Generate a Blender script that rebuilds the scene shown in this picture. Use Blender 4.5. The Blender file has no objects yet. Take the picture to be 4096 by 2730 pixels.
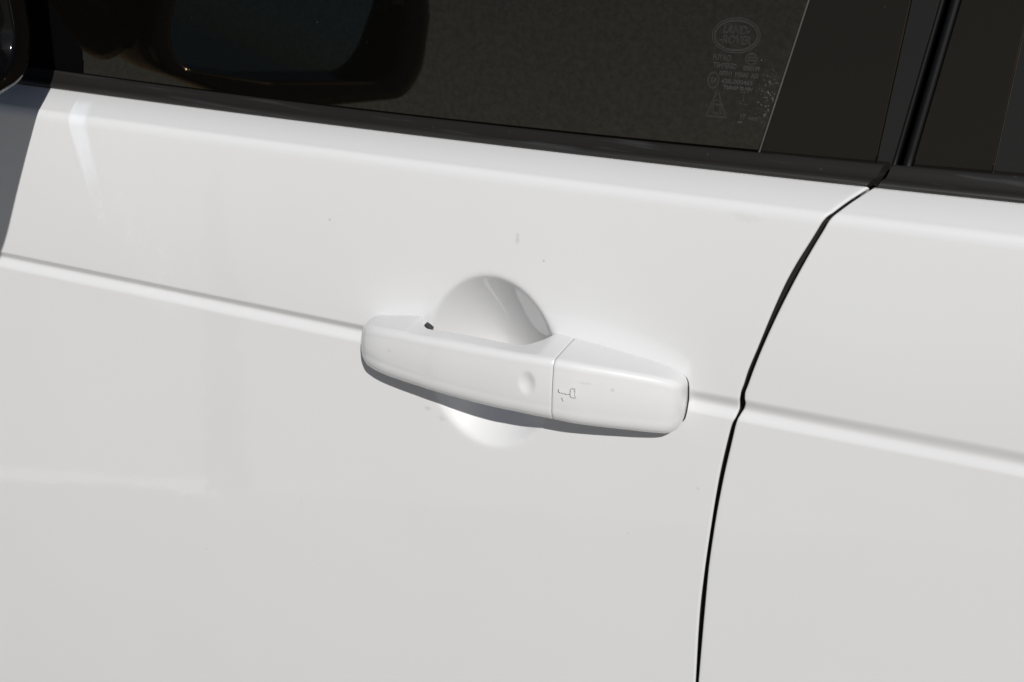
import bpy, bmesh, math
import numpy as np
from mathutils import Vector, Matrix

rad = math.radians
scene = bpy.context.scene
COL = scene.collection

# ------------------------------------------------------------------ camera
PITCH, YAW = rad(29.4), rad(22.2)
cam_data = bpy.data.cameras.new('camera')
cam = bpy.data.objects.new('camera', cam_data)
COL.objects.link(cam)
cam.location = (0.3018, -0.7575, 1.4381)
cam.rotation_euler = (rad(90) - PITCH, 0, YAW)
cam_data.sensor_width = 36
cam_data.lens = 50
cam_data.clip_start = 0.01
cam_data.clip_end = 2000
cam_data.dof.use_dof = True
cam_data.dof.focus_distance = 0.93
cam_data.dof.aperture_fstop = 14
scene.camera = cam

# ------------------------------------------------------------------ sky, sun, exposure
SUN_FROM = Vector((0.60, -1.0, 0.97)).normalized()
SUN_EL = math.asin(SUN_FROM.z)
SUN_AZ = math.atan2(SUN_FROM.x, SUN_FROM.y)
world = bpy.data.worlds.new('World')
scene.world = world
world.use_nodes = True
wn = world.node_tree.nodes
wl = world.node_tree.links
bg = wn['Background']
sky = wn.new('ShaderNodeTexSky')
sky.sky_type = 'NISHITA'
sky.sun_disc = False
sky.sun_elevation = SUN_EL
sky.sun_rotation = SUN_AZ
sky.air_density = 0.7
sky.dust_density = 1.0
sky.ozone_density = 1.0
wl.new(sky.outputs['Color'], bg.inputs['Color'])
bg.inputs['Strength'].default_value = 0.05

sun_data = bpy.data.lights.new('sun', 'SUN')
sun_data.energy = 5.0
sun_data.angle = rad(0.53)
sun_data.color = (1.0, 0.985, 0.962)
sun = bpy.data.objects.new('sun', sun_data)
COL.objects.link(sun)
sun.rotation_euler = (-SUN_FROM).to_track_quat('-Z', 'Y').to_euler()
sun.location = SUN_FROM * 8

vs = scene.view_settings
vs.view_transform = 'Standard'
vs.look = 'None'
vs.exposure = -0.27
vs.gamma = 1.0
vs.use_curve_mapping = False
scene.cycles.use_denoising = True
scene.cycles.max_bounces = 8
scene.cycles.caustics_reflective = True
scene.cycles.sample_clamp_indirect = 28.0
scene.cycles.blur_glossy = 0.0
scene.cycles.use_guiding = True
scene.cycles.guiding_training_samples = 64

# ------------------------------------------------------------------ helpers
def mat(name):
    m = bpy.data.materials.new(name)
    m.use_nodes = True
    return m, m.node_tree.nodes, m.node_tree.links, m.node_tree.nodes['Principled BSDF']

def simple(name, col, rough=0.5, ior=1.5, spec=0.5, coat=0.0, coat_rough=0.03, metal=0.0):
    m, n, l, b = mat(name)
    b.inputs['Base Color'].default_value = (*col, 1)
    b.inputs['Roughness'].default_value = rough
    b.inputs['IOR'].default_value = ior
    b.inputs['Specular IOR Level'].default_value = spec
    b.inputs['Coat Weight'].default_value = coat
    b.inputs['Coat Roughness'].default_value = coat_rough
    b.inputs['Metallic'].default_value = metal
    return m

def node(n, t, **kw):
    x = n.new(t)
    for k, v in kw.items():
        setattr(x, k, v)
    return x

def mesh(name, verts, faces, material, parent=None, smooth=True, sharp=None):
    me = bpy.data.meshes.new(name)
    me.from_pydata([tuple(map(float, v)) for v in verts], [], [tuple(map(int, f)) for f in faces])
    me.update()
    me.materials.append(material)
    if smooth:
        me.polygons.foreach_set('use_smooth', [True] * len(me.polygons))
        if sharp:
            me.set_sharp_from_angle(angle=rad(sharp))
    o = bpy.data.objects.new(name, me)
    COL.objects.link(o)
    if parent is not None:
        o.parent = parent
        o.location = -world_loc(parent)
    return o

def world_loc(o):
    v = Vector(o.location)
    while o.parent is not None:
        o = o.parent
        v = v + Vector(o.location)
    return v

def grid_faces(nr, nc, flip=False, wrap=False):
    f = []
    for i in range(nr - 1):
        for j in range(nc if wrap else nc - 1):
            k = (j + 1) % nc
            a, b, c, d = i * nc + j, i * nc + k, (i + 1) * nc + k, (i + 1) * nc + j
            f.append((a, d, c, b) if flip else (a, b, c, d))
    return f

def smoothstep(t):
    t = np.clip(t, 0, 1)
    return t * t * (3 - 2 * t)

def pchip(xk, yk, x):
    """monotone cubic interpolation through the knots"""
    xk, yk, x = np.asarray(xk, float), np.asarray(yk, float), np.asarray(x, float)
    h = np.diff(xk)
    d = np.diff(yk) / h
    m = np.zeros_like(yk)
    for i in range(1, len(xk) - 1):
        if d[i - 1] * d[i] > 0:
            w1, w2 = 2 * h[i] + h[i - 1], h[i] + 2 * h[i - 1]
            m[i] = (w1 + w2) / (w1 / d[i - 1] + w2 / d[i])
    m[0], m[-1] = d[0], d[-1]
    i = np.clip(np.searchsorted(xk, x) - 1, 0, len(xk) - 2)
    t = np.clip((x - xk[i]) / h[i], 0, 1)
    t2, t3 = t * t, t ** 3
    return ((2 * t3 - 3 * t2 + 1) * yk[i] + (t3 - 2 * t2 + t) * h[i] * m[i]
            + (-2 * t3 + 3 * t2) * yk[i + 1] + (t3 - t2) * h[i] * m[i + 1])

def rounded_poly(pts, radii, per=12, edge=10):
    """closed outline with rounded corners, the same number of points per corner and edge"""
    out = []
    n = len(pts)
    P = [np.array(p, float) for p in pts]
    ends = []
    for i in range(n):
        a, b, c = P[i - 1], P[i], P[(i + 1) % n]
        u, v = (a - b) / np.linalg.norm(a - b), (c - b) / np.linalg.norm(c - b)
        ang = math.acos(np.clip(u @ v, -1, 1))
        t = radii[i] / math.tan(ang / 2)
        ends.append((b + u * t, b, b + v * t))
    for i in range(n):
        s, b, e = ends[i]
        w = 1 / math.sqrt(2)
        for k in range(per):
            t = k / (per - 1)
            B0, B1, B2 = (1 - t) ** 2, 2 * t * (1 - t) * w, t * t
            out.append((B0 * s + B1 * b + B2 * e) / (B0 + B1 + B2))
        s2 = ends[(i + 1) % n][0]
        for k in range(1, edge):
            out.append(e + (s2 - e) * k / edge)
    return np.array(out)

def tube(path, r, sides=8):
    """verts, faces of a tube with capped ends along a 3D path"""
    P = [Vector(p) for p in path]
    V, F = [], []
    up = Vector((0, 1, 0.1))
    for i, p in enumerate(P):
        d = (P[min(i + 1, len(P) - 1)] - P[max(i - 1, 0)]).normalized()
        a = d.cross(up).normalized()
        b = a.cross(d).normalized()
        for k in range(sides):
            t = 2 * math.pi * k / sides
            V.append(p + (a * math.cos(t) + b * math.sin(t)) * r)
    F = grid_faces(len(P), sides, wrap=True)
    F.append(tuple(range(sides)))
    F.append(tuple((len(P) - 1) * sides + k for k in reversed(range(sides))))
    return V, F

# ------------------------------------------------------------------ materials
def paint_material():
    m, n, l, b = mat('white_paint')
    b.inputs['Roughness'].default_value = 0.42
    b.inputs['Specular IOR Level'].default_value = 0.25
    b.inputs['Coat Weight'].default_value = 1.0
    b.inputs['Coat Roughness'].default_value = 0.012
    b.inputs['Coat IOR'].default_value = 1.70
    tc = node(n, 'ShaderNodeTexCoord')
    # faint road film
    nz = node(n, 'ShaderNodeTexNoise')
    nz.inputs['Scale'].default_value = 7.0
    nz.inputs['Detail'].default_value = 5.0
    l.new(tc.outputs['Object'], nz.inputs['Vector'])
    film = node(n, 'ShaderNodeMixRGB')
    film.inputs[1].default_value = (0.645, 0.645, 0.645, 1)
    film.inputs[2].default_value = (0.615, 0.613, 0.608, 1)
    l.new(nz.outputs['Fac'], film.inputs[0])
    last = film.outputs[0]
    # fine dust specks
    vo = node(n, 'ShaderNodeTexVoronoi')
    vo.inputs['Scale'].default_value = 42.0
    l.new(tc.outputs['Object'], vo.inputs['Vector'])
    th = node(n, 'ShaderNodeMath', operation='LESS_THAN')
    th.inputs[1].default_value = 0.028
    l.new(vo.outputs['Distance'], th.inputs[0])
    sep = node(n, 'ShaderNodeSeparateColor')
    l.new(vo.outputs['Color'], sep.inputs[0])
    pick = node(n, 'ShaderNodeMath', operation='GREATER_THAN')
    pick.inputs[1].default_value = 0.955
    l.new(sep.outputs[0], pick.inputs[0])
    mul = node(n, 'ShaderNodeMath', operation='MULTIPLY')
    l.new(th.outputs[0], mul.inputs[0])
    l.new(pick.outputs[0], mul.inputs[1])
    mul2 = node(n, 'ShaderNodeMath', operation='MULTIPLY')
    l.new(mul.outputs[0], mul2.inputs[0])
    mul2.inputs[1].default_value = 0.55
    mx = node(n, 'ShaderNodeMixRGB')
    l.new(mul2.outputs[0], mx.inputs[0])
    l.new(last, mx.inputs[1])
    mx.inputs[2].default_value = (0.25, 0.24, 0.22, 1)
    last = mx.outputs[0]
    # single marks: (x, y, z, half width, half height, strength)
    marks = [(-0.0073, 0.0052, 1.0478, .0016, .0042, .30), (-0.1434, .0045, 1.038, .0012, .0008, .45),
             (0.1375, .014, 1.085, .010, .003, .10), (-0.0691, -.0018, 0.9124, .0026, .0020, .28),
             (-0.1588, .003, 0.7171, .0006, .0060, .35), (-0.1731, 0, 0.8091, .0007, .0035, .25),
             (0.0116, .0045, 1.0361, .0007, .0009, .6), (0.1258, -.002, .8977, .0016, .0012, .22),
             (0.0815, -.002, .8509, .0006, .0006, .5), (-0.058, .008, .9075, .0060, .0030, .22),
             (0.0560, -.036, .9785, .0045, .0012, .18), (0.0735, -.030, .9755, .0014, .0012, .35),
             (-0.083, -.030, .9700, .0018, .0018, .20), (0.0050, .010, .9060, .0007, .0007, .7)]
    warp = node(n, 'ShaderNodeTexNoise')
    warp.inputs['Scale'].default_value = 420.0
    l.new(tc.outputs['Object'], warp.inputs['Vector'])
    for (x, y, z, hw, hh, st) in marks:
        sub = node(n, 'ShaderNodeVectorMath', operation='SUBTRACT')
        l.new(tc.outputs['Object'], sub.inputs[0])
        sub.inputs[1].default_value = (x, y, z)
        div = node(n, 'ShaderNodeVectorMath', operation='DIVIDE')
        l.new(sub.outputs[0], div.inputs[0])
        div.inputs[1].default_value = (hw, 0.02, hh)
        ln = node(n, 'ShaderNodeVectorMath', operation='LENGTH')
        l.new(div.outputs[0], ln.inputs[0])
        ad = node(n, 'ShaderNodeMath', operation='MULTIPLY_ADD')
        l.new(warp.outputs['Fac'], ad.inputs[0])
        ad.inputs[1].default_value = 1.6
        l.new(ln.outputs['Value'], ad.inputs[2])
        mr = node(n, 'ShaderNodeMapRange')
        mr.inputs['From Min'].default_value = 1.35
        mr.inputs['From Max'].default_value = 1.85
        mr.inputs['To Min'].default_value = st * 0.75
        mr.inputs['To Max'].default_value = 0.0
        l.new(ad.outputs[0], mr.inputs['Value'])
        mx = node(n, 'ShaderNodeMixRGB')
        l.new(mr.outputs['Result'], mx.inputs[0])
        l.new(last, mx.inputs[1])
        mx.inputs[2].default_value = (0.22, 0.21, 0.19, 1)
        last = mx.outputs[0]
    l.new(last, b.inputs['Base Color'])
    # orange peel in the lacquer
    pe = node(n, 'ShaderNodeTexNoise')
    pe.inputs['Scale'].default_value = 260.0
    pe.inputs['Detail'].default_value = 1.0
    l.new(tc.outputs['Object'], pe.inputs['Vector'])
    bu = node(n, 'ShaderNodeBump')
    bu.inputs['Strength'].default_value = 0.05
    bu.inputs['Distance'].default_value = 0.0004
    l.new(pe.outputs['Fac'], bu.inputs['Height'])
    l.new(bu.outputs[0], b.inputs['Coat Normal'])
    return m

def rubber_material():
    """weathered black trim rubber with pale scuffs"""
    m, n, l, b = mat('trim_rubber')
    b.inputs['Roughness'].default_value = 0.42
    b.inputs['Specular IOR Level'].default_value = 0.45
    tc = node(n, 'ShaderNodeTexCoord')
    mp = node(n, 'ShaderNodeMapping')
    mp.inputs['Scale'].default_value = (7, 60, 160)
    l.new(tc.outputs['Object'], mp.inputs['Vector'])
    nz = node(n, 'ShaderNodeTexNoise')
    nz.inputs['Scale'].default_value = 1.6
    nz.inputs['Detail'].default_value = 6.0
    l.new(mp.outputs[0], nz.inputs['Vector'])
    mr = node(n, 'ShaderNodeMapRange')
    mr.inputs['From Min'].default_value = 0.56
    mr.inputs['From Max'].default_value = 0.78
    l.new(nz.outputs['Fac'], mr.inputs['Value'])
    mx = node(n, 'ShaderNodeMixRGB')
    l.new(mr.outputs['Result'], mx.inputs[0])
    mx.inputs[1].default_value = (0.015, 0.0138, 0.0125, 1)
    mx.inputs[2].default_value = (0.045, 0.046, 0.048, 1)
    vo = node(n, 'ShaderNodeTexVoronoi')
    vo.inputs['Scale'].default_value = 90.0
    l.new(tc.outputs['Object'], vo.inputs['Vector'])
    th = node(n, 'ShaderNodeMath', operation='LESS_THAN')
    th.inputs[1].default_value = 0.035
    l.new(vo.outputs['Distance'], th.inputs[0])
    mx2 = node(n, 'ShaderNodeMixRGB')
    ml = node(n, 'ShaderNodeMath', operation='MULTIPLY')
    ml.inputs[1].default_value = 0.35
    l.new(th.outputs[0], ml.inputs[0])
    l.new(ml.outputs[0], mx2.inputs[0])
    l.new(mx.outputs[0], mx2.inputs[1])
    mx2.inputs[2].default_value = (0.25, 0.25, 0.24, 1)
    l.new(mx2.outputs[0], b.inputs['Base Color'])
    bu = node(n, 'ShaderNodeBump')
    bu.inputs['Strength'].default_value = 0.15
    bu.inputs['Distance'].default_value = 0.0003
    n2 = node(n, 'ShaderNodeTexNoise')
    n2.inputs['Scale'].default_value = 900
    l.new(tc.outputs['Object'], n2.inputs['Vector'])
    l.new(n2.outputs['Fac'], bu.inputs['Height'])
    l.new(bu.outputs[0], b.inputs['Normal'])
    return m

def glass_material(name, base, spec, bump, dust=True, tint=(1, 1, 1), ior=1.52):
    """dark tinted pane: black cabin behind, polished face in front, a little dust"""
    m, n, l, b = mat(name)
    b.inputs['Roughness'].default_value = 0.025
    b.inputs['IOR'].default_value = ior
    b.inputs['Specular IOR Level'].default_value = spec
    b.inputs['Specular Tint'].default_value = (*tint, 1)
    tc = node(n, 'ShaderNodeTexCoord')
    vo = node(n, 'ShaderNodeTexVoronoi')
    vo.inputs['Scale'].default_value = 75.0
    l.new(tc.outputs['Object'], vo.inputs['Vector'])
    th = node(n, 'ShaderNodeMath', operation='LESS_THAN')
    th.inputs[1].default_value = 0.030
    l.new(vo.outputs['Distance'], th.inputs[0])
    sep = node(n, 'ShaderNodeSeparateColor')
    l.new(vo.outputs['Color'], sep.inputs[0])
    pw = node(n, 'ShaderNodeMath', operation='POWER')
    pw.inputs[1].default_value = 3.0
    l.new(sep.outputs[1], pw.inputs[0])
    ml = node(n, 'ShaderNodeMath', operation='MULTIPLY')
    l.new(th.outputs[0], ml.inputs[0])
    l.new(pw.outputs[0], ml.inputs[1])
    last = ml.outputs[0]
    if dust:
        # smear of dried dust in the lower rear corner of the pane
        sub = node(n, 'ShaderNodeVectorMath', operation='SUBTRACT')
        l.new(tc.outputs['Object'], sub.inputs[0])
        sub.inputs[1].default_value = (0.1320, 0.075, 1.1395)
        div = node(n, 'ShaderNodeVectorMath', operation='DIVIDE')
        l.new(sub.outputs[0], div.inputs[0])
        div.inputs[1].default_value = (0.006, 0.05, 0.014)
        ln = node(n, 'ShaderNodeVectorMath', operation='LENGTH')
        l.new(div.outputs[0], ln.inputs[0])
        mr = node(n, 'ShaderNodeMapRange')
        mr.inputs['From Min'].default_value = 0.2
        mr.inputs['From Max'].default_value = 1.4
        mr.inputs['To Min'].default_value = 1
        mr.inputs['To Max'].default_value = 0
        l.new(ln.outputs['Value'], mr.inputs['Value'])
        nz = node(n, 'ShaderNodeTexNoise')
        nz.inputs['Scale'].default_value = 700
        nz.inputs['Detail'].default_value = 3
        l.new(tc.outputs['Object'], nz.inputs['Vector'])
        m2 = node(n, 'ShaderNodeMapRange')
        m2.inputs['From Min'].default_value = 0.55
        m2.inputs['From Max'].default_value = 0.72
        l.new(nz.outputs['Fac'], m2.inputs['Value'])
        m3 = node(n, 'ShaderNodeMath', operation='MULTIPLY')
        l.new(mr.outputs['Result'], m3.inputs[0])
        l.new(m2.outputs['Result'], m3.inputs[1])
        m4 = node(n, 'ShaderNodeMath', operation='MAXIMUM')
        l.new(m3.outputs[0], m4.inputs[0])
        l.new(last, m4.inputs[1])
        last = m4.outputs[0]
    mx = node(n, 'ShaderNodeMixRGB')
    l.new(last, mx.inputs[0])
    mx.inputs[1].default_value = (*base, 1)
    mx.inputs[2].default_value = (0.12, 0.12, 0.115, 1)
    l.new(mx.outputs[0], b.inputs['Base Color'])
    if dust:
        # fine random mottling of the specular tint
        n3 = node(n, 'ShaderNodeTexNoise')
        n3.inputs['Scale'].default_value = 300
        n3.inputs['Detail'].default_value = 4
        n3.inputs['Roughness'].default_value = 0.65
        l.new(tc.outputs['Object'], n3.inputs['Vector'])
        t3 = node(n, 'ShaderNodeMixRGB')
        t3.inputs[1].default_value = (*[c * 0.66 for c in tint], 1)
        t3.inputs[2].default_value = (*tint, 1)
        r3 = node(n, 'ShaderNodeMapRange')
        r3.inputs['From Min'].default_value = 0.32
        r3.inputs['From Max'].default_value = 0.68
        l.new(n3.outputs['Fac'], r3.inputs['Value'])
        l.new(r3.outputs['Result'], t3.inputs[0])
        l.new(t3.outputs[0], b.inputs['Specular Tint'])
    if bump:
        n2 = node(n, 'ShaderNodeTexNoise')
        n2.inputs['Scale'].default_value = 330
        n2.inputs['Detail'].default_value = 3
        l.new(tc.outputs['Object'], n2.inputs['Vector'])
        bu = node(n, 'ShaderNodeBump')
        bu.inputs['Strength'].default_value = bump
        bu.inputs['Distance'].default_value = 0.0005
        l.new(n2.outputs['Fac'], bu.inputs['Height'])
        l.new(bu.outputs[0], b.inputs['Normal'])
    return m

def ground_material():
    """light worn asphalt, a darker strip beside the car, a tar joint and a worn white line"""
    m, n, l, b = mat('paving')
    b.inputs['Roughness'].default_value = 0.9
    b.inputs['Specular IOR Level'].default_value = 0.2
    tc = node(n, 'ShaderNodeTexCoord')
    def noise(scale, detail):
        t = node(n, 'ShaderNodeTexNoise')
        t.inputs['Scale'].default_value = scale
        t.inputs['Detail'].default_value = detail
        l.new(tc.outputs['Object'], t.inputs['Vector'])
        return t.outputs['Fac']
    def mth(op, a, c=None, d=None):
        t = node(n, 'ShaderNodeMath', operation=op)
        for k, v in enumerate((a, c, d)):
            if v is None:
                continue
            if isinstance(v, (int, float)):
                t.inputs[k].default_value = v
            else:
                l.new(v, t.inputs[k])
        return t.outputs[0]
    def mix(f, a, c):
        t = node(n, 'ShaderNodeMixRGB')
        if isinstance(f, (int, float)):
            t.inputs[0].default_value = f
        else:
            l.new(f, t.inputs[0])
        for k, v in ((1, a), (2, c)):
            if isinstance(v, tuple):
                t.inputs[k].default_value = (*v, 1)
            else:
                l.new(v, t.inputs[k])
        return t.outputs[0]
    sp = node(n, 'ShaderNodeSeparateXYZ')
    l.new(tc.outputs['Object'], sp.inputs[0])
    X, Y = sp.outputs[0], sp.outputs[1]
    rag = mth('MULTIPLY', mth('SUBTRACT', noise(9, 5), 0.5), 0.09)
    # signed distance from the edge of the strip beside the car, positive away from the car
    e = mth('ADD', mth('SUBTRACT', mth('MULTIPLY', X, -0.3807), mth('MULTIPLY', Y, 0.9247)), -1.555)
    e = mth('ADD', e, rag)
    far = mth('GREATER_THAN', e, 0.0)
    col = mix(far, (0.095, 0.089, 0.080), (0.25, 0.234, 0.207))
    line = mth('MULTIPLY', mth('LESS_THAN', mth('ABSOLUTE', mth('SUBTRACT', e, 0.01)), 0.026), mth('LESS_THAN', X, -1.06))
    col = mix(line, col, (0.62, 0.61, 0.58))
    # tar joint running away from the car
    t = mth('ADD', mth('ADD', mth('MULTIPLY', X, 0.8451), mth('MULTIPLY', Y, -0.5345)), 0.2204)
    t = mth('ADD', t, mth('MULTIPLY', rag, 0.9))
    tar = mth('MULTIPLY', mth('LESS_THAN', mth('ABSOLUTE', t), 0.043), far)
    col = mix(tar, col, (0.010, 0.010, 0.011))
    g1, g2 = noise(55, 4), noise(0.8, 6)
    gr = node(n, 'ShaderNodeMapRange')
    gr.inputs['From Min'].default_value = 0.3
    gr.inputs['From Max'].default_value = 0.7
    gr.inputs['To Min'].default_value = 0.65
    gr.inputs['To Max'].default_value = 1.25
    l.new(mth('ADD', mth('MULTIPLY', g1, 0.65), mth('MULTIPLY', g2, 0.35)), gr.inputs['Value'])
    c = node(n, 'ShaderNodeMixRGB', blend_type='MULTIPLY')
    c.inputs[0].default_value = 1.0
    l.new(col, c.inputs[1])
    l.new(gr.outputs['Result'], c.inputs[2])
    l.new(c.outputs[0], b.inputs['Base Color'])
    return m

PAINT = paint_material()
RUBBER = rubber_material()
GLASS = glass_material('tinted_glass', (0.0020, 0.0019, 0.0016), 1.0, 0.003, tint=(1.0, 0.69, 0.40), ior=1.82)
GLOSS = glass_material('gloss_black', (0.0078, 0.0070, 0.0060), 0.45, 0.0, dust=False, tint=(1.0, 0.74, 0.45))
GLOSS2 = glass_material('gloss_black_lighter', (0.0105, 0.0098, 0.0086), 0.5, 0.0, dust=False, tint=(1.0, 0.88, 0.72))  # lighter base colour: painted reflection on the pillar strip, also the rear pane
HOUSING = simple('mirror_black', (0.002, 0.002, 0.002), 0.08, spec=0.28)
SATIN = simple('satin_black', (0.004, 0.004, 0.004), 0.45, spec=0.22)
SEAL = simple('seal_rubber', (0.016, 0.0145, 0.0135), 0.65, spec=0.3)
DARK = simple('black_void', (0.0012, 0.0012, 0.0012), 0.9, spec=0.03)
SLOT = simple('dark_plastic', (0.035, 0.036, 0.038), 0.5, spec=0.4)
MIRROR = simple('mirror_silver', (0.05, 0.12, 0.26), 0.03, metal=1.0)
ETCH = simple('etched_frit', (0.052, 0.052, 0.050), 0.6, spec=0.2)
GROUND = ground_material()

# ------------------------------------------------------------------ ground
def build_ground():
    S = 300
    o = mesh('ground', [(-S, -S, 0), (S, -S, 0), (S, S, 0), (-S, S, 0)], [(0, 1, 2, 3)], GROUND, smooth=False)
    o['kind'] = 'structure'
    o['label'] = 'sunlit grey beige paving the white car stands on'
build_ground()

# ------------------------------------------------------------------ the car and its side surface
car = bpy.data.objects.new('car', None)
COL.objects.link(car)
car.location = (0.0, 0.85, 0.0)
car['label'] = 'white car with black window surround, seen at its front door handle'
car['category'] = 'car'

def z_crease(x): return 1.087927 + 0.029399 * x + 0.014217 * x * x
def z_belt(x): return 1.096213 + 0.034141 * x + 0.024349 * x * x
def z_top(x): return 1.104218 + 0.039678 * x + 0.041719 * x * x
def z_char(x): return 0.9630 + 0.0038 * np.clip((x - 0.05) / 0.25, 0, 1)
Y_CREASE, Y_BELT = 0.016, 0.043

def groove(x, d):
    w = 0.0062 + 0.0036 * smoothstep((x + 0.30) / 0.6)
    wb = 0.0080
    dg = 0.0024 - 0.0006 * smoothstep((x - 0.1) / 0.2)
    fade = 1 - smoothstep((x + 0.116) / 0.010) * (1 - smoothstep((x - 0.107) / 0.012))
    down = smoothstep((w / 2 - d) / w)
    up = smoothstep((-w / 2 - d) / wb)
    return dg * fade * (down - up)

BX, BZ, BA, BB, BD = -0.0222, 0.9575, 0.0480, 0.0625, 0.0290
def bowl(x, z):
    r2 = ((x - BX) / BA) ** 2 + ((z - BZ) / BB) ** 2
    q = 1 - np.power(np.maximum(r2, 1e-9), 0.8)
    e = 0.035
    s = 0.5 * (q + np.sqrt(q * q + e * e))
    s = np.where(r2 < 2.2, s * smoothstep((2.2 - r2) / 0.8), 0)
    return BD * s

def y_panel(x, z):
    zc = z_char(x)
    d = z - zc
    L = z_crease(x) - zc
    k = (Y_CREASE - 0.06 * L) / L ** 2
    return np.where(d > 0, 0.06 * d + k * d * d, 0.085 * d + 0.06 * d * d)

def y_door(x, z, with_bowl):
    y = y_panel(x, z) + groove(x, z - z_char(x))
    if with_bowl:
        y = y + bowl(x, z)
    return y

ROWS = []          # (kind, parameter)
def _seg(kind, n, a=0.0, b=1.0):
    for i in range(n):
        ROWS.append((kind, a + (b - a) * i / n))
_seg('A', 90)      # z 0.42 .. 0.88
_seg('B', 40)      # .. groove
_seg('C', 46)      # groove
_seg('D', 34)      # .. 1.03
_seg('E', 18)      # .. crease fillet
_seg('F', 12)      # crease fillet
_seg('G', 11, 0.16, 1.0)
ROWS += [('G', 1.0), ('H', 1), ('H', 2), ('H', 3)]
KIND = np.array([r[0] for r in ROWS])
PAR = np.array([r[1] for r in ROWS])
Q = np.zeros(len(ROWS))     # distance from the crease, used for the shut line

def surface(x, with_bowl):
    """x: array, one value per row -> y, z arrays"""
    zc, zk, zb = z_char(x), z_crease(x), z_belt(x)
    z = np.zeros_like(x)
    lo, hi = zc - 0.020, zc + 0.008
    tE = zk - 0.0065
    z = np.where(KIND == 'A', 0.42 + (0.88 - 0.42) * PAR, z)
    z = np.where(KIND == 'B', 0.88 + (lo - 0.88) * PAR, z)
    z = np.where(KIND == 'C', lo + (hi - lo) * PAR, z)
    z = np.where(KIND == 'D', hi + (1.03 - hi) * PAR, z)
    z = np.where(KIND == 'E', 1.03 + (tE - 1.03) * PAR, z)
    panel = np.isin(KIND, list('ABCDE'))
    y = np.where(panel, y_door(x, np.where(panel, z, 1.0), with_bowl), 0)
    # fillet
    t = PAR
    y0, z0 = y_panel(x, tE), tE
    y1, z1 = Y_CREASE + 0 * x, zk
    y2, z2 = Y_CREASE + 0.16 * (Y_BELT - Y_CREASE) + 0 * x, zk + 0.16 * (zb - zk)
    F = KIND == 'F'
    y = np.where(F, (1 - t) ** 2 * y0 + 2 * t * (1 - t) * y1 + t * t * y2, y)
    z = np.where(F, (1 - t) ** 2 * z0 + 2 * t * (1 - t) * z1 + t * t * z2, z)
    G = KIND == 'G'
    bulge = 0.0010 * 4 * t * (1 - t)
    y = np.where(G, Y_CREASE + t * (Y_BELT - Y_CREASE), y)
    z = np.where(G, zk + t * (zb - zk) + bulge - 0.0010 * 4 * 0.16 * 0.84 * (1 - t) / 0.84, z)
    H = KIND == 'H'
    y = np.where(H, Y_BELT + np.choose(np.clip(t, 0, 3).astype(int), [0, 0.0012, 0.004, 0.010]), y)
    z = np.where(H, zb + np.choose(np.clip(t, 0, 3).astype(int), [0, -0.0006, -0.004, -0.012]), z)
    return y, z

_x0 = np.full(len(ROWS), 0.17)
_y0, _z0 = surface(_x0, False)
Q = np.where(np.isin(KIND, list('ABCDE')), _z0 - z_crease(0.17), 0)
Q = np.where(KIND == 'F', -0.0065 + PAR * (0.0065 + 0.16 * 0.04), Q)
Q = np.where(KIND == 'G', PAR * 0.04, Q)
Q = np.where(KIND == 'H', 0.042, Q)

EDGE_F = [(-.60, .1445), (-.3498, .1374), (-.2843, .1355), (-.2593, .1359), (-.2218, .1372), (-.1874, .1390), (-.1527, .1425),
          (-.1449, .1436), (-.1383, .1457), (-.1329, .1470), (-.1272, .1469), (-.1214, .1471), (-.1145, .1485), (-.107, .1498),
          (-.089, .1544), (-.0612, .1615), (-.0437, .1666), (-.0295, .1719), (-.0195, .1763), (-.0086, .181), (-.0034, .1831),
          (.006, .1875), (.0227, .1951), (.037, .2016), (.045, .2046)]
EDGE_R = [(-.60, .1465), (-.3492, .1395), (-.2835, .1386), (-.2587, .1384), (-.2212, .1395), (-.1868, .1417), (-.1521, .1452),
          (-.1462, .1458), (-.1398, .1468), (-.1361, .1482), (-.1323, .1499), (-.1282, .1505), (-.1243, .1499), (-.1209, .1497),
          (-.1147, .151), (-.1065, .1527), (-.0886, .157), (-.0638, .1641), (-.0463, .1698), (-.0328, .1746), (-.0181, .1803),
          (-.0081, .1845), (-.0021, .1867), (.0058, .1903), (.0324, .2027), (.045, .2082)]
def edge(tab, q):
    return pchip([a for a, _ in tab], [b for _, b in tab], q)

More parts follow.
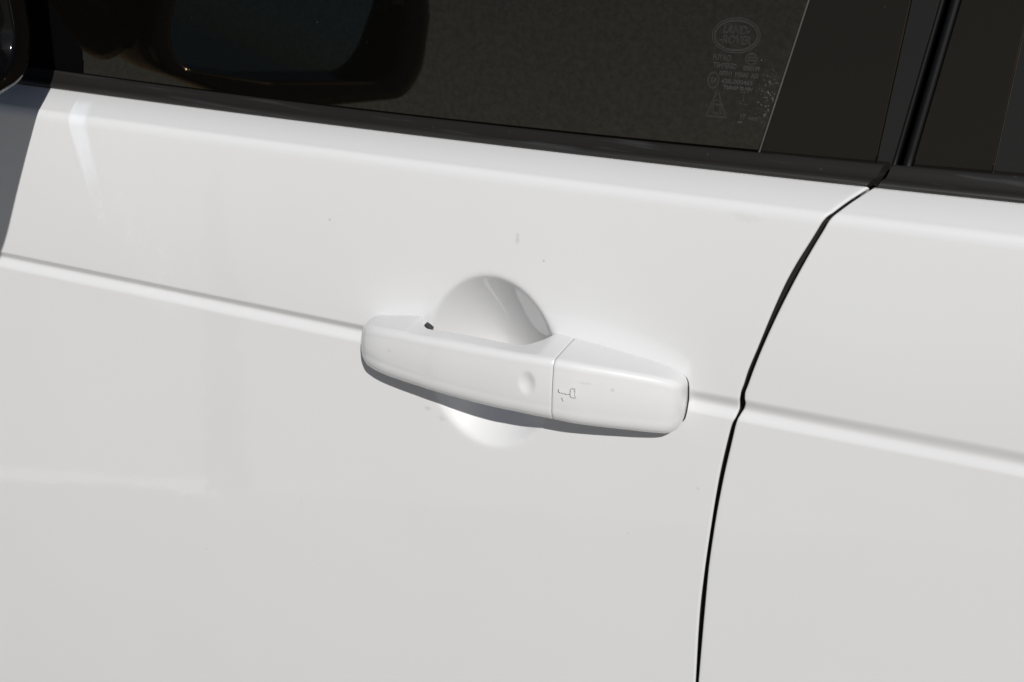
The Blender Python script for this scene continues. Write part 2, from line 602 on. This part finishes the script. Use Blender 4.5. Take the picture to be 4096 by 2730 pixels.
def build_door(name, xs_fixed, edge_x, side, with_bowl, r, label):
    """side +1: the shut line is at the right end of the panel, -1: at its left end"""
    nR = len(ROWS)
    cols = []
    start = edge_x - side * r
    if side > 0:
        for x in xs_fixed:
            cols.append(np.full(nR, x))
        xl = xs_fixed[-1]
        for t in np.linspace(0, 1, 30)[1:]:
            cols.append(xl + (start - xl) * t)
    else:
        xr = xs_fixed[0]
        for t in np.linspace(0, 1, 30)[:-1]:
            cols.append(start + (xr - start) * t)
        for x in xs_fixed:
            cols.append(np.full(nR, x))
    V = []
    for x in cols:
        y, z = surface(x, with_bowl)
        V.append(np.stack([x, y, z], 1))
    # rolled hem at the shut line
    y, z = surface(start, with_bowl)
    ty, tz = np.gradient(y), np.gradient(z)
    ln = np.hypot(ty, tz) + 1e-9
    iy, iz = tz / ln, -ty / ln          # inward normal of the profile
    iy = np.maximum(iy, 0.05)
    hem = []
    for k in range(1, 7):
        a = k / 6 * math.pi / 2
        hem.append(np.stack([start + side * r * math.sin(a), y + iy * r * (1 - math.cos(a)), z + iz * r * (1 - math.cos(a))], 1))
    for dpt in (0.003, 0.007, 0.012):
        hem.append(np.stack([start + side * (r - 0.9 * dpt), y + iy * (r + dpt), z + iz * (r + dpt)], 1))
    V = V + hem if side > 0 else list(reversed(hem)) + V
    V = np.array(V)                       # columns, rows, 3
    nC = V.shape[0]
    o = mesh(name, V.reshape(-1, 3), grid_faces(nC, nR, flip=True), PAINT, car)
    o['label'] = label
    return o

xs = np.concatenate([np.arange(-0.80, -0.14, 0.008), np.arange(-0.14, 0.118, 0.0015)])
edge_f, edge_r = edge(EDGE_F, Q), edge(EDGE_R, Q)
front_door = build_door('front_door', list(xs), edge_f, 1, True, 0.0016, 'white front door panel with handle recess and body line')
xs2 = np.arange(0.225, 0.80, 0.008)
rear_door = build_door('rear_door', list(xs2), edge_r, -1, False, 0.0012, 'white rear door panel beyond the shut line')

# dark weather strip seen down the shut line
def build_gap_seal():
    V = []
    for dx, dy in ((-0.012, 0.010), (-0.003, 0.0075), (0.0, 0.0060), (0.004, 0.0065), (0.012, 0.010)):
        x = (edge_f + edge_r) / 2 + dx
        y, z = surface(x, False)
        ty, tz = np.gradient(y), np.gradient(z)
        ln = np.hypot(ty, tz) + 1e-9
        V.append(np.stack([x, y + np.maximum(tz / ln, .05) * dy, z - ty / ln * dy], 1))
    V = np.array(V)
    mesh('door_gap_seal', V.reshape(-1, 3), grid_faces(len(V), len(ROWS), flip=True), SEAL, car)
build_gap_seal()

# ------------------------------------------------------------------ door handle
SEAM = 0.0356
XL, XR = -0.1120, 0.1136
def handle_sections(xa, xb, step, cap_l, cap_r):
    n = max(int((xb - xa) / step), 4)
    x = np.linspace(xa, xb, n + 1)
    if cap_l:
        x = np.concatenate([xa + (x[1] - xa) * np.array([0, .03, .08, .18, .35, .6]), x[1:]])
    if cap_r:
        x = np.concatenate([x[:-1], xb - (xb - x[-2]) * np.array([.6, .35, .18, .08, .03, 0])])
    h = pchip([-.1120, -.1112, -.1098, -.1075, -.1030, -.080, -.030, .020, .045, .065, .085, .098, .106, .1105, .1128, .1136],
              [.0020, .0130, .0205, .0238, .0268, .0322, .0380, .0400, .0386, .0350, .0298, .0256, .0222, .0190, .0140, .0010], x)
    zft = pchip([-.112, -.108, -.098, -.051, -.015, .018, .037, .069, .085, .098, .106, .1105, .1128, .1136],
                [.9715, .9762, .9805, .9858, .9880, .9897, .9905, .9885, .9864, .9840, .9815, .9788, .9750, .9700], x)
    zbk = pchip([-.112, -.108, -.098, -.080, -.060, -.040, -.010, .002, .017, .024, .038, .0585, .080, .099, .106, .1105, .1128, .1136],
                [.9725, .9750, .9768, .9802, .9835, .9868, .9885, .9886, .9884, .9880, .9870, .9853, .9829, .9803, .9785, .9760, .9725, .9680], x)
    yb = pchip([-.112, -.075, -.071, -.060, -.030, .000, .008, .018, .026, .1136],
               [.006, .006, -.004, -.0165, -.0210, -.0228, -.0215, -.010, .006, .006], x)
    zbb = pchip([-.112, -.1105, -.108, -.103, -.080, -.020, .030, .050, .080, .098, .106, .1105, .1128, .1136],
                [.9600, .9550, .9510, .9472, .9455, .9450, .9455, .9448, .9436, .9422, .9416, .9430, .9465, .9520], x)
    return x, h, zft, zbk, yb, zbb

def section(h, zft, zbk, yb, zbb):
    P0 = np.array([yb, zbk])
    P1 = np.array([-h + 0.0030, zft + 0.0006])
    P2 = np.array([-h, zbb - 0.0002])
    ybb = yb if yb > 0 else yb - 0.001
    P3 = np.array([ybb, zbb + 0.0012])
    depth = max(yb + h, 1e-4)
    hgt = max(P1[1] - P2[1], 1e-4)
    a1 = min(0.0048, depth * 0.40)
    b1 = min(0.0060, hgt * 0.25)
    a2 = min(0.0105, depth * 0.55)
    b2 = min(0.0125, hgt * 0.38)
    d01 = (P0 - P1) / (np.linalg.norm(P0 - P1) + 1e-9)
    d32 = (P3 - P2) / (np.linalg.norm(P3 - P2) + 1e-9)
    dn = (P2 - P1) / (np.linalg.norm(P2 - P1) + 1e-9)
    f1s, f1e = P1 + d01 * a1, P1 + dn * b1
    f2s, f2e = P2 - dn * b2, P2 + d32 * a2
    pts = []
    for k in range(12):
        pts.append(P0 + (f1s - P0) * k / 12)
    for k in range(12):
        t = k / 12
        pts.append((1 - t) ** 2 * f1s + 2 * t * (1 - t) * P1 + t * t * f1e)
    for k in range(20):
        t = k / 20
        p = f1e + (f2s - f1e) * t
        p = p + np.array([-0.0006 * 4 * t * (1 - t), 0])
        pts.append(p)
    for k in range(14):
        t = k / 14
        pts.append((1 - t) ** 2 * f2s + 2 * t * (1 - t) * P2 + t * t * f2e)
    for k in range(8):
        pts.append(f2e + (P3 - f2e) * k / 8)
    for k in range(8):
        pts.append(P3 + (P0 - P3) * k / 8)
    return np.array(pts)

def build_handle_piece(name, xa, xb, cap_l, cap_r, material, parent, inset=0.0, label=None, round_l=False, round_r=False):
    x, h, zft, zbk, yb, zbb = handle_sections(xa, xb, 0.0009, cap_l, cap_r)
    rings = []
    for i in range(len(x)):
        s = section(h[i], zft[i], zbk[i], yb[i], zbb[i])
        c = np.array([(-h[i] + yb[i]) / 2, (zft[i] + zbb[i]) / 2])
        k = inset
        if round_r:
            d = xb - x[i]
            if d < 0.0006:
                k += 0.0003 * (1 - d / 0.0006) ** 2
        if round_l:
            d = x[i] - xa
            if d < 0.0006:
                k += 0.0003 * (1 - d / 0.0006) ** 2
        if k:
            v = s - c
            v = v * (1 - k / np.maximum(np.abs(v).max(0), 1e-4))
            s = c + v
        rings.append(np.concatenate([np.full((len(s), 1), x[i]), s], 1))
    R = np.array(rings)
    # thumb dimple pressed into the front face
    dx, dz = (R[:, :, 0] - 0.0186) / 0.0062, (R[:, :, 2] - 0.9722) / 0.0088
    r2 = dx * dx + dz * dz
    front = R[:, :, 1] < -0.030
    R[:, :, 1] += np.where((r2 < 1) & front, 0.0015 * (1 - np.clip(r2, 0, 1)) ** 1.5, 0)
    nR, nC = R.shape[:2]
    F = grid_faces(nR, nC, wrap=True, flip=False)
    F.append(tuple(range(nC)))
    F.append(tuple((nR - 1) * nC + k for k in reversed(range(nC))))
    o = mesh(name, R.reshape(-1, 3), F, material, parent, sharp=50)
    bm = bmesh.new()
    bm.from_mesh(o.data)
    bmesh.ops.recalc_face_normals(bm, faces=bm.faces)
    bm.to_mesh(o.data)
    bm.free()
    if label:
        o['label'] = label
    return o

handle = build_handle_piece('door_handle', XL, SEAM - 0.00018, True, False, PAINT, car, label='white pull handle with thumb dimple on the front door', round_r=True)
build_handle_piece('lock_cover', SEAM + 0.00018, XR, False, True, PAINT, handle, label='white cap over the key lock at the rear end of the handle', round_l=True)
build_handle_piece('seam_gasket', SEAM - 0.0012, SEAM + 0.0012, False, False, SEAL, handle, inset=0.0006)

def handle_face_y(x):
    return -float(pchip([-.1120, -.1112, -.1098, -.1075, -.1030, -.080, -.030, .020, .045, .065, .085, .098, .106, .1105, .1128, .1136],
              [.0020, .0130, .0205, .0238, .0268, .0322, .0380, .0400, .0386, .0350, .0298, .0256, .0222, .0190, .0140, .0010], [x])[0])

def build_key_symbol():
    strokes = [[(.0403, .9731), (.0407, .9714), (.0418, .9708), (.0427, .9713), (.0434, .9704), (.0444, .9712), (.0456, .9704), (.0468, .9710), (.0481, .9709)],
               [(.0512, .9745), (.0514, .9754), (.0488, .9754), (.0482, .9745), (.0482, .9698), (.0488, .9687), (.0514, .9686), (.0515, .9694)],
               [(.0505, .9741), (.0513, .9736), (.0512, .9700)],
               [(.0428, .9674), (.0431, .9662), (.0439, .9651)]]
    V, F = [], []
    for s in strokes:
        v, f = tube([(a, handle_face_y(a) - 0.00050, b) for a, b in s], 0.00021, 6)
        F += [tuple(i + len(V) for i in q) for q in f]
        V += v
    o = mesh('key_symbol', V, F, PAINT, handle)
    o['label'] = 'small embossed key symbol beside the handle seam'
build_key_symbol()

# dark slot where the pivot end of the handle enters the door
def build_slot():
    out = rounded_poly([(-.0714, .9735), (-.0664, .9700), (-.0658, .9740), (-.0676, .9768), (-.0698, .9786)], [.0010, .0006, .0006, .0008, .0010], 5, 3)
    n = len(out)
    V = [(u, -0.0022, w) for u, w in out] + [(u, 0.012, w) for u, w in out]
    F = [tuple(range(n))] + grid_faces(2, n, wrap=True) + [tuple(n + k for k in reversed(range(n)))]
    mesh('pivot_slot', V, F, SLOT, handle, smooth=False)
build_slot()

# dark gasket between the lock cover and the door skin
def build_gasket():
    x, h, zft, zbk, yb, zbb = handle_sections(0.030, XR, 0.002, False, True)
    P = [(a, c) for a, c in zip(x, zbk) if a > 0.092] + [(XR + .0002, .9600)] + [(a, c) for a, c in zip(x[::-1], zbb[::-1] + .0006) if a > 0.045]
    path = []
    for a, c in P:
        y = float(y_door(np.array([a]), np.array([c]), True)[0])
        path.append((a + (.0003 if a > .108 else 0), y - 0.0002, c + (.0001 if c > .96 else -.0001)))
    V, F = tube(path, 0.00048, 6)
    mesh('handle_gasket', V, F, SEAL, handle)
build_gasket()

# ------------------------------------------------------------------ waist trims
def build_trim(name, xs, xa, xb, label):
    """xa / xb: end positions along the profile rows (None keeps xs)"""
    prof = lambda x: [(Y_BELT + .0030, z_belt(x) - .0030), (Y_BELT - .0004, z_belt(x) + .0001), (Y_BELT - .0014, z_belt(x) + .0012), (Y_BELT - .0012, z_belt(x) + .0024),
                      (Y_BELT + .0002, z_belt(x) + .0036), (Y_BELT + .0020, z_belt(x) + .0043), (Y_BELT + .0032, z_belt(x) + .0044), (Y_BELT + .0040, z_belt(x) + .0046),
                      (Y_BELT + .0060, z_belt(x) + .0046 + .15 * (z_top(x) - z_belt(x) - .0046)), (Y_BELT + .0090, z_belt(x) + .0046 + .5 * (z_top(x) - z_belt(x) - .0046)),
                      (Y_BELT + .0120, z_top(x) - .0006), (Y_BELT + .0135, z_top(x)), (Y_BELT + .0148, z_top(x) - .0003), (Y_BELT + .0158, z_top(x) - .0016), (Y_BELT + .0162, z_top(x) - .010)]
    nP = len(prof(0.0))
    V = []
    for i, x in enumerate(xs):
        p = []
        for k in range(nP):
            xx = x
            if xa is not None:
                e = xa[0] + (xa[1] - xa[0]) * k / (nP - 1)
                xx = max(x, e) if i else e
            if xb is not None:
                e = xb[0] + (xb[1] - xb[0]) * k / (nP - 1)
                xx = min(x, e) if i < len(xs) - 1 else e
            y, z = prof(xx)[k]
            p.append((xx, y, z))
        V.append(p)
    V = np.array(V)
    nC = len(xs)
    F = grid_faces(nC, nP, flip=True)
    F.append(tuple(range(nP)))
    F.append(tuple((nC - 1) * nP + k for k in reversed(range(nP))))
    o = mesh(name, V.reshape(-1, 3), F, RUBBER, car, sharp=60)
    o['label'] = label
build_trim('waist_trim', list(np.arange(-0.80, 0.195, 0.012)) + [0.205], None, (.2005, .2115), 'black rubber strip along the foot of the front window')
build_trim('waist_trim', [0.212] + list(np.arange(0.222, 0.80, 0.012)), (.2070, .2160), None, 'black rubber strip along the foot of the rear window')

# ------------------------------------------------------------------ window plane
TILT = rad(15.5)
G0 = np.array([0, 0.064, 1.1042])
GE1, GE2 = np.array([1.0, 0, 0]), np.array([0, math.sin(TILT), math.cos(TILT)])
GN = np.array([0, -math.cos(TILT), math.sin(TILT)])
def gp(x, z, off=0.0):
    """point on the window plane at car length x and height z, off metres proud"""
    v = (z - G0[2]) / GE2[2]
    return G0 + GE1 * x + GE2 * v + GN * off
def guv(u, v, off=0.0):
    u, v = 0.0030 + u * 0.9940, v * 0.987      # etched marks: from the glass corner
    return G0 + GE1 * u + GE2 * v + GN * off

def slab(name, outline, off, thick, material, parent, bevel=0.0006, label=None):
    """plate on the window plane with a rounded arris; outline = [(x, z)]"""
    pts = np.array(outline, float)
    n = len(pts)
    c = pts.mean(0)
    nxt, prv = np.roll(pts, -1, 0), np.roll(pts, 1, 0)
    d1 = (pts - prv) / np.linalg.norm(pts - prv, axis=1)[:, None]
    d2 = (nxt - pts) / np.linalg.norm(nxt - pts, axis=1)[:, None]
    area = 0.5 * np.sum(pts[:, 0] * nxt[:, 1] - nxt[:, 0] * pts[:, 1])
    sg = 1 if area > 0 else -1
    inn = sg * np.stack([-(d1[:, 1] + d2[:, 1]), d1[:, 0] + d2[:, 0]], 1)
    inn /= (1 + np.sum(d1 * d2, 1))[:, None]
    V = []
    for ins, o in ((0, off - thick), (0, off - bevel), (bevel * .3, off - bevel * .3), (bevel, off)):
        for p in pts + inn * ins:
            V.append(gp(p[0], p[1], o))
    F = grid_faces(4, n, wrap=True, flip=sg < 0)
    F.append(tuple(3 * n + k for k in (range(n) if sg > 0 else reversed(range(n)))))
    o = mesh(name, V, F, material, parent, sharp=35)
    o.data.polygons[len(F) - 1].use_smooth = False
    if label:
        o['label'] = label
    return o

ZLO, ZHI = 1.060, 1.52
LG = lambda z: .1294 + .180 * (z - 1.1)      # rear edge of the front pane
LS = lambda z: .2026 + .050 * (z - 1.1)      # front edge of the lighter strip painted as a reflection on the cover
LGL = lambda z: .2110 + .118 * (z - 1.1)     # front side of the pillar gap
LGR = lambda z: .2203 + .117 * (z - 1.1)     # rear side of the pillar gap
LR = lambda z: .2698 + .030 * (z - 1.1)      # front edge of the rear pane

pane = slab('front_window', [(-.3748, ZLO), (LG(ZLO), ZLO), (LG(ZHI), ZHI), (-.70, ZHI), (-.70, 1.42), (-.3748, 1.103)], 0.0, 0.004, GLASS, car, 0.0002,
            label='dark tinted front door window reflecting the mirror')
slab('pillar_cover', [(LG(ZLO) + .0016, ZLO), (LS(ZLO) - .0003, ZLO), (LS(ZHI) - .0003, ZHI), (LG(ZHI) + .0016, ZHI)], 0.0012, 0.006, GLOSS, car, 0.0009,
     'gloss black pillar cover behind the front window')
slab('pillar_reflection_strip', [(LS(ZLO), ZLO), (LGL(ZLO), ZLO), (LGL(ZHI), ZHI), (LS(ZHI), ZHI)], 0.0012, 0.006, GLOSS2, car, 0.0004,
     'lighter black strip painting a reflection along the rear edge of the pillar cover')
slab('pillar_cover', [(LGR(ZLO) + .0026, ZLO), (LR(ZLO) - .0003, ZLO), (LR(ZHI) - .0003, ZHI), (LGR(ZHI) + .0026, ZHI)], 0.0012, 0.006, GLOSS, car, 0.0009,
     'gloss black pillar cover ahead of the rear window')
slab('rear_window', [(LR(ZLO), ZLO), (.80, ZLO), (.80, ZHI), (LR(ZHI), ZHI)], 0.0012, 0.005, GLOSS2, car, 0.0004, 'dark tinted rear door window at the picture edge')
# channel and rubber bead between the two pillar covers
slab('pillar_gap_seal', [(LGL(ZLO) - .004, ZLO), (LGR(ZLO) + .006, ZLO), (LGR(ZHI) + .006, ZHI), (LGL(ZHI) - .004, ZHI)], -0.009, 0.004, DARK, car)
def build_bead(name, f, r, off, material):
    V, F = tube([gp(f(z), z, off) for z in np.linspace(1.085, ZHI, 14)], r, 14)
    mesh(name, V, F, material, car)
build_bead('pillar_bead', lambda z: LGR(z) - .0004, 0.0031, -0.0028, SATIN)
build_bead('pillar_bead', lambda z: LGL(z) + .0010, 0.0016, -0.0022, SATIN)

# black corner panel ahead of the window that carries the mirror
slab('mirror_corner_panel', list(map(tuple, rounded_poly([(-.3758, 1.060), (-.3758, 1.1100), (-.70, 1.43), (-.80, 1.43), (-.80, 1.060)],
     [.002, .006, .01, .01, .002], 6, 3))), 0.0008, 0.006, DARK, car, 0.0008, 'black corner panel at the front of the window, under the mirror')

# ------------------------------------------------------------------ etched marks on the front window
etch_root = pane
def ring_mesh(pts, w, off=0.0005, closed=True):
    """flat line of width w along points given in window coordinates"""
    P = np.array(pts, float)
    n = len(P)
    if closed:
        d = np.roll(P, -1, 0) - np.roll(P, 1, 0)
    else:
        d = np.gradient(P, axis=0)
    d /= np.linalg.norm(d, axis=1)[:, None]
    nn = np.stack([-d[:, 1], d[:, 0]], 1)
    V = [guv(*(p + q * w / 2), off) for p, q in zip(P, nn)] + [guv(*(p - q * w / 2), off) for p, q in zip(P, nn)]
    F = []
    for i in range(n if closed else n - 1):
        j = (i + 1) % n
        F.append((i, n + i, n + j, j))
    return V, F

def join_etch(name, parts, label=None):
    V, F = [], []
    for v, f in parts:
        F += [tuple(i + len(V) for i in q) for q in f]
        V += list(v)
    o = mesh(name, V, F, ETCH, etch_root, smooth=False)
    if label:
        o['label'] = label

def ellipse(cx, cy, rx, ry, rot=0.0, n=56):
    t = np.linspace(0, 2 * math.pi, n, endpoint=False)
    x, y = rx * np.cos(t), ry * np.sin(t)
    return np.stack([cx + x * math.cos(rot) - y * math.sin(rot), cy + x * math.sin(rot) + y * math.cos(rot)], 1)

TXT_ROT = rad(2.2)
def etched_text(name, text, u, v, height, width, outline=0.00013, shear=0.0):
    """outlined lettering; (u, v) lower left corner on the window plane"""
    cu = bpy.data.curves.new(name, 'FONT')
    cu.body = text
    cu.size = 1.0
    cu.shear = shear
    cu.fill_mode = 'NONE'
    cu.resolution_u = 3
    to = bpy.data.objects.new(name, cu)
    COL.objects.link(to)
    bpy.context.view_layer.update()
    cu.bevel_depth = 0.00001
    bpy.context.view_layer.update()
    me0 = bpy.data.meshes.new_from_object(to.evaluated_get(bpy.context.evaluated_depsgraph_get()))
    co = np.array([x.co[:] for x in me0.vertices])
    mn, mx = co.min(0), co.max(0)
    sx, sy = width / (mx[0] - mn[0]), height / (mx[1] - mn[1])
    bpy.data.meshes.remove(me0)
    cu.bevel_depth = outline / max(sx, sy)
    cu.bevel_resolution = 0
    bpy.context.view_layer.update()
    me = bpy.data.meshes.new_from_object(to.evaluated_get(bpy.context.evaluated_depsgraph_get()))
    bpy.data.objects.remove(to)
    c, s = math.cos(TXT_ROT), math.sin(TXT_ROT)
    for w in me.vertices:
        a, b = (w.co.x - mn[0]) * sx, (w.co.y - mn[1]) * sy
        w.co = Vector(guv(u + a * c - b * s, v + a * s + b * c, 0.0003 + w.co.z * min(sx, sy)))
    me.materials.clear()
    me.materials.append(ETCH)
    me.name = name
    o = bpy.data.objects.new(name, me)
    COL.objects.link(o)
    o.parent = etch_root
    o.location = -world_loc(etch_root)
    return o

OC = (.1050, .0726)
join_etch('etched_oval', [ring_mesh(ellipse(*OC, .0149, .0106, .10), .00022), ring_mesh(ellipse(*OC, .0137, .0094, .10), .00022),
                          ring_mesh(ellipse(*OC, .0130, .0087, .10), .00018)], 'faint oval maker emblem etched on the glass')
etched_text('etched_lettering', 'LAND-', .0965, .0732, .0050, .0165, shear=0.18)
etched_text('etched_lettering', '-ROVER', .0950, .0670, .0050, .0195, shear=0.18)
etched_text('etched_lettering', 'FUYAO', .0925, .0562, .0036, .0112)
etched_text('etched_lettering', 'TEMPERED', .0933, .0517, .0030, .0145)
etched_text('etched_lettering', 'E000199', .1124, .0521, .0027, .0100)
etched_text('etched_lettering', '00TN1  M00AS  AS3', .0978, .0472, .0028, .0244)
etched_text('etched_lettering', '43R-000465', .0997, .0426, .0027, .0195)
etched_text('etched_lettering', 'TRANSP 70 MIN', .1014, .0391, .0022, .0182)
join_etch('etched_seal', [ring_mesh(ellipse(.1165, .0594, .0037, .0037), .00018), ring_mesh(ellipse(.1165, .0594, .0030, .0030), .00016)])
etched_text('etched_lettering', 'CCC', .1143, .0580, .0026, .0044)
join_etch('etched_seal', [ring_mesh(ellipse(.0946, .0438, .0036, .0051), .00018), ring_mesh(ellipse(.0946, .0438, .0030, .0044), .00016)])
etched_text('etched_lettering', 'E4', .0930, .0420, .0034, .0034)
join_etch('etched_triangle', [ring_mesh(rounded_poly([(.0929, .0209), (.1063, .0215), (.0981, .0392)], [.0006] * 3, 4, 8), .00020),
                              ring_mesh(rounded_poly([(.0941, .0217), (.1051, .0222), (.0983, .0370)], [.0005] * 3, 4, 8), .00016),
                              ring_mesh(rounded_poly([(.0964, .0230), (.1021, .0233), (.1018, .0295), (.0960, .0291)], [.0006] * 4, 4, 4), .00018),
                              ring_mesh(rounded_poly([(.0973, .0239), (.1012, .0241), (.1010, .0286), (.0971, .0284)], [.0005] * 4, 4, 4), .00014),
                              ring_mesh([(.0968 + .0021 * (1 - math.cos(t)), .0293 + .0026 * math.sin(t)) for t in np.linspace(0, math.pi, 14)], .00018, closed=False)])
join_etch('etched_gauge', [ring_mesh([(.1123, .0386), (.1180, .0388)], .00018, closed=False), ring_mesh([(.1151, .0386), (.1153, .0334)], .00018, closed=False),
                           ring_mesh([(.1131, .0314), (.1145, .0332), (.1165, .0333), (.1186, .0317), (.1131, .0314)], .00016, closed=False)])
etched_text('etched_lettering', '17  ooo', .1148, .0218, .0032, .0112)
etched_text('etched_lettering', 'oo', .1134, .0193, .0012, .0028)

# ------------------------------------------------------------------ door mirror
MA = rad(12)
MO = np.array([-0.360, -0.020, 1.129])
ME1, ME2, MN = np.array([math.sin(MA), -math.cos(MA), 0]), np.array([0, 0, 1.0]), np.array([math.cos(MA), math.sin(MA), 0])
def mp(u, v, n):
    return MO + ME1 * u + ME2 * v + MN * n
RIM = rounded_poly([(-.027, -.013), (.130, -.014), (.336, .050), (.324, .180), (-.027, .140)], [.034, .12, .050, .06, .05], 14, 10)
GLS = rounded_poly([(-.003, -.008), (.120, .011), (.286, .054), (.280, .156), (-.001, .125)], [.030, .05, .040, .04, .03], 14, 10)
def build_mirror():
    c = np.array([.155, .075])
    n = len(RIM)
    rings = []
    for s, d in ((0.02, -.126), (.34, -.122), (.60, -.112), (.79, -.093), (.90, -.066), (.955, -.042), (.985, -.020), (1.0, -.006)):
        rings.append([mp(*(c + (p - c) * s), d) for p in RIM])
    for t, d in ((.06, -.0015), (.14, .0), (.35, .0), (.75, -.0005), (.94, -.0015), (1.0, -.0035), (1.0, -.046)):
        rings.append([mp(*(p + (g - p) * t), d) for p, g in zip(RIM, GLS)])
    V = np.array(rings).reshape(-1, 3)
    F = grid_faces(len(rings), n, wrap=True)
    F.append(tuple(range(n)))
    h = mesh('door_mirror', V, F, HOUSING, car, sharp=70)
    h['label'] = 'gloss black door mirror at the front of the window'
    # convex silvered glass set back inside the rim
    g = []
    c2 = np.array([.15, .072])
    for s in (1.0, .85, .7, .55, .4, .25, .08):
        row = []
        for p in GLS:
            q = c2 + (p - c2) * s
            w = q - c2
            row.append(mp(q[0], q[1], -.0200 - w[0] * math.tan(rad(2.7)) + w[1] * math.tan(rad(6.6)) - (w @ w) / (2 * 13.0)))
        g.append(row)
    V = np.array(g).reshape(-1, 3)
    F = grid_faces(len(g), n, wrap=True)
    F.append(tuple((len(g) - 1) * n + k for k in range(n)))
    mg = mesh('mirror_glass', V, F, MIRROR, h)
    mg['label'] = 'door mirror glass reflecting the sky'
    # arm between the housing and the corner panel
    R = []
    for t in np.linspace(0, 1, 12):
        u = -.012 - .110 * t
        cv = .024 + .010 * t
        hv = .030 + .004 * math.cos(t * 3.1)
        hn = .034 - .008 * math.sin(t * 3.1)
        R.append([mp(u, cv + hv * math.sin(a), -.062 + hn * math.cos(a)) for a in np.linspace(0, 2 * math.pi, 28, endpoint=False)])
    V = np.array(R).reshape(-1, 3)
    F = grid_faces(12, 28, wrap=True)
    F.append(tuple(range(28)))
    F.append(tuple(11 * 28 + k for k in reversed(range(28))))
    mesh('mirror_arm', V, F, HOUSING, h)
    for o in (h, mg, bpy.data.objects['mirror_arm']):
        bm = bmesh.new()
        bm.from_mesh(o.data)
        bmesh.ops.recalc_face_normals(bm, faces=bm.faces)
        bm.to_mesh(o.data)
        bm.free()
build_mirror()
